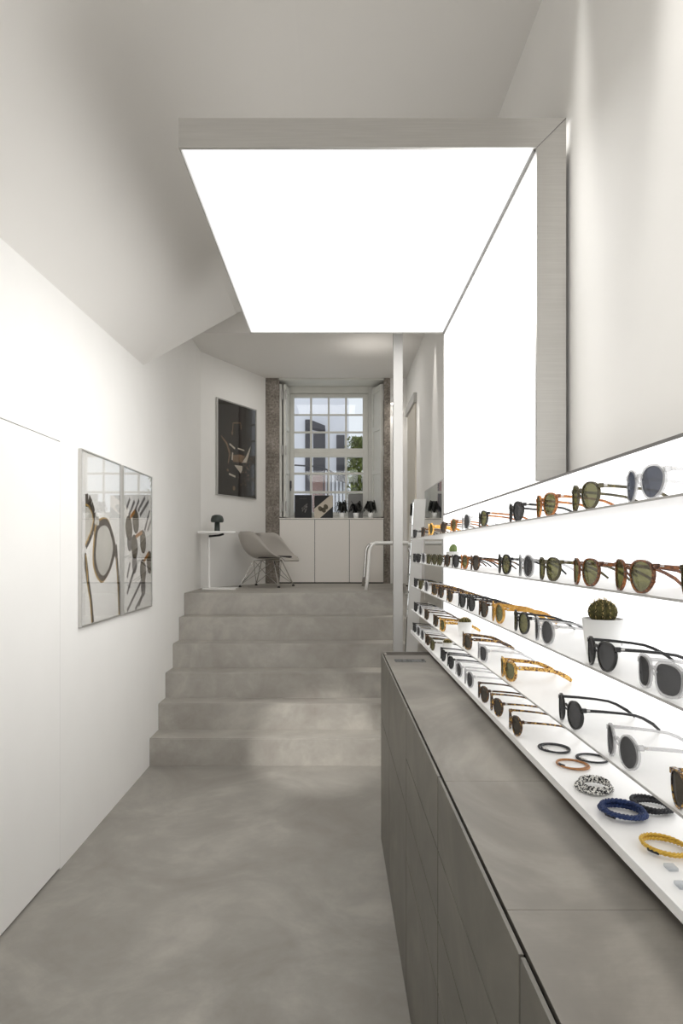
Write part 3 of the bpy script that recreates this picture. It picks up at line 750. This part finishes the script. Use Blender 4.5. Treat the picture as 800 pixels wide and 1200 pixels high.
# dark print on the angled wall
dv = Vector((AX-CX, AY-CY)); dl = dv.length; dv /= dl; angw = math.atan2(dv.y, dv.x)
def AW(px, py):
    k = (px-392)/800     # solve CX + t dx = k (CY + t dy)
    t = (k*CY-CX)/(dv.x-k*dv.y); Y = CY+t*dv.y; return t, H+(646-py)*Y/800
ta, zb_ = AW(252.5, 580); tb_, zt2 = AW(299, 480.6)
def art3(p, w, h):
    Z = lambda l: [(AW(245+.1083*a, 460+.1083*b_)[0]-ta, AW(245+.1083*a, 460+.1083*b_)[1]-zb_) for a, b_ in l]
    flat('printed_glass_outline', stroke(Z([(245,420),(248,330),(330,330),(338,400)]), .006), M['ink_tan'], p, -.0170)
    flat('printed_smoke', stroke(Z([(120,470),(180,550),(215,660),(195,770)]), [.006,.012,.014,.006]), M['ink_tan'], p, -.0168)
    flat('printed_highlight', [Z([(262,785),(350,795),(348,840),(332,878)]), Z([(345,760),(385,700),(440,580),(430,640),(395,760)])], M['ink_pale'], p, -.0172)
    flat('printed_highlight', stroke(Z([(210,555),(270,608)]), .009)+stroke(Z([(300,605),(370,628)]), .006)+stroke(Z([(238,730),(245,650)]), .01)+stroke(Z([(205,880),(275,912)]), .009), M['ink_pale'], p, -.0174)
    flat('printed_glow', [Z([(230,680),(330,670),(380,690),(350,760),(250,750)])], M['ink_tan'], p, -.0169)
    flat('printed_highlight', [ell(*Z([(258,1035)])[0], .022, .022), ell(*Z([(190,840)])[0], .018, .012), ell(*Z([(240,440)])[0], .014, .018)], M['ink_tan'], p, -.0174)
    dots = []
    for _ in range(70):
        a, b_ = random.gauss(410, 50), random.gauss(830, 130)
        if 110 < a < 480 and b_ < 1090: dots.append(ell(*Z([(a, b_)])[0], random.uniform(.003,.008), random.uniform(.003,.008), n=8))
    flat('printed_specks', dots, M['ink_tan'], p, -.0175)
make_picture('framed dark brown photo print on the angled wall of the back room', ta, tb_, zb_, zt2, M['print_dark'], art3, .02, None, (CX+dv.x*ta, CY+dv.y*ta, zb_), angw)

# ---------------------------------------------------------------- back room furniture
cab_x = [WX0+.002, -.204, .151, WX1-.002]; cz1 = H+39*7.0/800
clab = ['left white cabinet below the window beside the chair', 'middle white cabinet below the window', 'right white cabinet below the window behind the tubular stool']
for i in range(3):
    x0, x1 = cab_x[i], cab_x[i+1]
    u = empty('low_cabinet', clab[i], 'cabinet', (x0, 7.0, P_Z), 0, 'white cabinets under the window')
    obj('carcass', B(.0005, x1-x0-.0005, .018, .215, 0, cz1-P_Z-.012), M['gap'], u)
    obj('door', B(.0025, x1-x0-.0025, -.002, .018, .012, cz1-P_Z-.016, .001), M['cab'], u)
o = obj('cabinet_top', B(WX0+.001, WX1-.001, 6.997, 7.279, cz1-.0115, cz1, .001), M['cab']); tag(o, 'white board top over the low cabinets under the window', 'worktop')

def bx(px, Y=7.05): return (px-392)*Y/800
def bz(py, Y=7.05): return H+(646-py)*Y/800
# side table
tz = P_Z
t = empty('side_table', 'small white pedestal side table in the corner of the back room', 'table', (-1.0, 5.93, tz))
obj('table_top', B(-.17, .155, -.10, .10, .485, .503, .003), M['white'], t)
obj('pole', tube(BM(), [(-.095, .03, .012), (-.095, .03, .486)], .012, 12), M['white'], t)
obj('base', B(-.135, .15, -.09, .10, .0, .012, .003), M['white'], t)
obj('lever', tube(BM(), [(-.09, .0, .46), (0.0, -.02, .468), (.04, -.03, .478)], .009, 8), M['blackm'], t)
l = empty('table_lamp', 'dark grey mushroom shaped table lamp on the white side table', 'lamp', (-1.02, 5.93, tz+.5035))
obj('lamp_base', lathe(BM(), [(0,0),(.024,0),(.024,.004),(.022,.09),(0,.09)], 24), M['lamp'], l, True)
obj('lamp_shade', lathe(BM(), [(.022,.078),(.05,.078),(.056,.086),(.055,.108),(.045,.132),(.025,.142),(0,.144)], 32), M['lamp'], l, True)

# shell armchair
ch = empty('shell_armchair', 'grey moulded shell armchair on thin wire legs in front of the granite jamb', 'chair', (bx(312.5, 6.35), 6.38, tz), math.radians(-19)); ch.scale = (.97, .86, 1)
tab = [(.255,-.03,.19,0),(.235,-.002,.23,.006),(.18,.004,.27,.03),(.10,-.004,.29,.11),(.02,-.01,.30,.20),(-.06,-.01,.30,.25),(-.14,.02,.295,.225),(-.20,.09,.28,.155),(-.235,.17,.25,.075),(-.255,.225,.20,.02),(-.26,.24,.14,0)]
def interp(tb, s):
    f = s*(len(tb)-1); i = min(int(f), len(tb)-2); u = f-i
    P = [tb[max(i-1,0)], tb[i], tb[i+1], tb[min(i+2, len(tb)-1)]]
    return [.5*((2*P[1][k])+(-P[0][k]+P[2][k])*u+(2*P[0][k]-5*P[1][k]+4*P[2][k]-P[3][k])*u*u+(-P[0][k]+3*P[1][k]-3*P[2][k]+P[3][k])*u**3) for k in range(4)]
b = BM(); NS, NT = 30, 24; G = []
for i in range(NS+1):
    x, z, wv, lf = interp(tab, i/NS); row = []
    for j in range(NT+1):
        tt = -1+2*j/NT
        yy = wv*math.sin(tt*PI/2*.98) ; zz = z + lf*abs(tt)**2.6; xx = x + (.06*(abs(tt)**2) if i > NS*.62 else .06*(abs(tt)**2)*(i/(NS*.62))**3)
        row.append(b.verts.new((xx, yy, zz+.265)))
    G.append(row)
for i in range(NS):
    for j in range(NT): b.faces.new((G[i][j], G[i][j+1], G[i+1][j+1], G[i+1][j]))
so = obj('seat_shell', b, M['shell'], ch, True)
md = so.modifiers.new('thick', 'SOLIDIFY'); md.thickness = .008; md.offset = -1
b = BM(); lathe(b, [(0,.0),(.17,.0),(.185,.006),(.185,.014),(.17,.02),(0,.022)], 32)
for v in b.verts: v.co.x *= 1.0; v.co.y *= 1.05
pd = obj('seat_pad', b, M['grey_pad'], ch, True, loc=(.06, 0, .268))
feet = [(.20,.2,0),(.20,-.2,0),(-.2,.2,0),(-.2,-.2,0)]; tops = [(.11,.1,.248),(.11,-.1,.248),(-.1,.1,.243),(-.1,-.1,.243)]
for f_, t_ in zip(feet, tops):
    lg = obj('leg', tube(BM(), [Vector(f_)+Vector((0,0,.012)), t_], .0055, 8), M['chrome'], ch)
    obj('foot_glide', lathe(BM(), [(0,0),(.014,0),(.014,.01),(.006,.018),(0,.018)], 12, f_), M['blackm'], lg)
w_ = BM()
for a, c2 in ((0,1),(1,3),(3,2),(2,0)):
    F1, T2 = Vector(feet[a]), Vector(tops[c2]); F2, T1 = Vector(feet[c2]), Vector(tops[a])
    tube(w_, [F1+Vector((0,0,.02)), (F1+T2)*.5, T2], .0032, 6); tube(w_, [F2+Vector((0,0,.02)), (F2+T1)*.5, T1], .0032, 6)
tube(w_, [tops[0], tops[1], tops[3], tops[2]], .0045, 6, closed=True); obj('wire_struts', w_, M['chrome'], ch)

# tubular stool / bench
st = empty('tubular_bench', 'chrome and white tubular bench on the upper floor beside the white post', 'bench', (.26, 5.66, tz))
Ht = .40
def hoop(y, nm):
    P = [(0.0, y, .008)]
    P += [(.012, y, .1), (.03, y, Ht-.06)]
    for k in range(1, 7):
        a = PI*k/12; P.append((.034+.06*(1-math.cos(a)), y, Ht-.06+.06*math.sin(a)))
    P2 = [( .50-p[0], p[1], p[2]) for p in P[::-1]]
    return obj(nm, tube(BM(), P+P2, .0135, 12), M['white'] if y == 0 else M['chrome'], st, True)
hoop(0, 'leg_frame'); hoop(.62, 'leg_frame')
obj('seat', B(.07, .43, .02, .60, Ht-.012, Ht-.002, .003), M['mgrey'], st)
b = BM(); tube(b, [(.06,0,Ht-.012),(.06,.62,Ht-.012)], .008); tube(b, [(.44,0,Ht-.012),(.44,.62,Ht-.012)], .008); obj('side_rail', b, M['chrome'], st)

# things on the cabinet top
def standee(px0, px1, py0, py1, Y, label, art=None, m=None):
    x0, x1 = bx(px0, Y), bx(px1, Y); zt_, zb = bz(py0, Y), cz1+.0005
    s = empty('display_card', label, 'card', (x0, Y, zb), 0)
    obj('board', B(0, x1-x0, 0, .01, 0, zt_-zb), m or M['blackm'], s)
    if art: art(s, x1-x0, zt_-zb)
    return s
def a_black(s, w, h):
    flat('printed_flowers', stroke([(w*.45,h*.3),(w*.55,h*.5),(w*.75,h*.62)], .006)+stroke([(w*.6,h*.25),(w*.68,h*.42)], .006)+[ell(w*.5,h*.42,.018,.014), ell(w*.66,h*.5,.016,.012)], M['ink_grey'], s, -.001)
    flat('printed_title', [[(w*.3+i*w*.11,h*.83),(w*.3+i*w*.11+.008,h*.83),(w*.3+i*w*.11+.008,h*.86),(w*.3+i*w*.11,h*.86)] for i in range(4)], M['ink_grey'], s, -.001)
standee(345, 365.2, 580, 0, 7.1, 'black display card with faint floral print, left on the cabinet top', a_black)
def a_diag(s, w, h):
    flat('printed_band', [[(0,0),(w*.28,0),(w,h*.52),(w,h),(w*.85,h),(0,h*.42)]], M['ink_pale'], s, -.001)
    for cx, cz in ((.32,.42),(.5,.36),(.62,.5)): flat('printed_gold_object', [ell(w*cx, h*cz, .022, .028, .5)], M['ink_olive'], s, -.002)
standee(368.2, 390, 580.5, 0, 7.1, 'black display card with a pale diagonal band and gold objects', a_diag)
standee(408, 425, 579, 0, 7.19, 'plain grey display card behind the dark plants', None, plain('mid_grey_card', rgb(128,128,126), .7))
plabs = ['small white pot with drooping dark plant, left of three by the window', 'small white pot with drooping dark plant, middle of three by the window', 'small white pot with drooping dark plant, right of three by the window']
for i, px in enumerate((400.5, 417, 434)):
    Yp = 7.07; t = empty('potted_plant', plabs[i], 'plant', (bx(px, Yp), Yp, cz1+.0005), 0, 'dark plants on the cabinet top')
    obj('pot', lathe(BM(), [(0,0),(.022,0),(.03,.055),(.026,.055),(.024,.045),(0,.045)], 20), M['pot'], t, True)
    b = BM()
    for k in range(30):
        a = random.uniform(0, 2*PI); ln = random.uniform(.05, .09); hh = random.uniform(.05, .13); pts = []
        for s in range(6):
            u = s/5; pts.append(Vector((math.cos(a)*ln*u*(1 if True else 0), math.sin(a)*ln*u*.4, .045+hh*math.sin(u*PI*.85)*1.1-.05*u*u+.03*u)))
        side = Vector((-math.sin(a), math.cos(a), .3)).normalized()
        prev = None
        for s, p in enumerate(pts):
            wv = .012*math.sin(PI*(s+.4)/5.8); cur = (b.verts.new(p+side*wv), b.verts.new(p-side*wv))
            if prev: b.faces.new((prev[0], prev[1], cur[1], cur[0]))
            prev = cur
    obj('leaves', b, M['leaf'], t)

# small spotlight on back wall strip
s = empty('wall_spotlight', 'small white cylindrical spotlight by the right granite jamb', 'light', (.60, 6.93, 2.86))
obj('housing', lathe(BM(), [(0,.11),(.03,.11),(.03,.02),(.028,.02),(.028,.1),(0,.1)], 24), M['white'], s, True)
obj('lens', lathe(BM(), [(0,.015),(.028,.015),(.028,.03),(0,.03)], 24), M['emit_spot'], s)
obj('bracket', B(-.006, .006, .028, .07, .05, .062), M['white'], s)

# ---------------------------------------------------------------- lights
def area(name, loc, rot, sx, sy, pw, col=(1,.97,.94)):
    d = bpy.data.lights.new(name, 'AREA'); d.shape = 'RECTANGLE'; d.size = sx; d.size_y = sy; d.energy = pw; d.color = col
    o = bpy.data.objects.new(name, d); COL.objects.link(o); o.location = loc; o.rotation_euler = rot; return o
def spot(name, loc, target, pw, ang=60, blend=.6, col=(1,.96,.91), r=.02):
    d = bpy.data.lights.new(name, 'SPOT'); d.energy = pw; d.spot_size = math.radians(ang); d.spot_blend = blend; d.color = col; d.shadow_soft_size = r
    o = bpy.data.objects.new(name, d); COL.objects.link(o); o.location = loc
    o.rotation_euler = (Vector(target)-Vector(loc)).to_track_quat('-Z', 'Y').to_euler(); return o
area('street_fill', (-.2, Y0-.1, 1.6), (math.radians(90), 0, 0), 1.7, 2.4, 22, (1,1,1))  # unseen fill area at the street opening, added to brighten the shop
for yy, pw in ((2.03, 100), (1.45, 135), (.95, 130), (.5, 130)):
    spot('track_spot', (.640, yy, 3.29), (.648, yy, 0), pw, 25, 1, (1,.98,.95), r=.06)
spot('track_spot', (.645, 5.0, 3.29), (.66, 5.0, 0), 60, 24, .5)
spot('track_spot', (.645, 6.0, 3.12), (.66, 6.0, 0), 50, 24, .5)
spot('stair_spot', (-.22, 1.0, 2.62), (-.09, 4.42, .10), 440, 14, .65, (1,.98,.95))
area('ceiling_fill', (.05, 3.0, 2.80), (PI, 0, 0), 1.0, 1.5, 1.7, (1,.98,.95))  # added fill, no fixture: lifts the high ceiling and its slope
area('rear_top_fill', (-.1, 6.2, 3.13), (0, 0, 0), .7, .6, 5.5, (1,.98,.95))  # added fill under the rear ceiling to brighten the back room
area('rear_ceiling_fill', (-.1, 6.3, 2.3), (PI, 0, 0), .5, .3, .6, (1,.98,.95))  # added fill hanging free, lightens the rear ceiling from below
area('rear_front_fill', (.1, 5.57, 2.95), (math.radians(62), 0, 0), .8, .3, .2, (1,.99,.97))
spot('ceiling_uplight', (.30, 5.85, 2.75), (.30, 5.85, 3.2), 2.6, 110, 1)
spot('wall_spot_beam', (.60, 6.93, 2.86), (.60, 6.95, 1), 3, 80, .8)

W = bpy.data.worlds.new('world'); SC.world = W; W.use_nodes = True
bg = W.node_tree.nodes['Background']; bg.inputs[0].default_value = (.93,.96,1,1); bg.inputs[1].default_value = 1.0

# ---------------------------------------------------------------- camera
cd = bpy.data.cameras.new('camera'); cam = bpy.data.objects.new('camera', cd); COL.objects.link(cam)
cam.location = (0, 0, H); cam.rotation_euler = (math.radians(90), 0, 0)
cd.sensor_fit = 'VERTICAL'; cd.sensor_height = 36; cd.lens = 24
cd.shift_x = 8/1200; cd.shift_y = 46/1200; cd.clip_start = .02; cd.clip_end = 100
SC.camera = cam
SC.view_settings.view_transform = 'Standard'; SC.view_settings.look = 'None'; SC.view_settings.exposure = 0
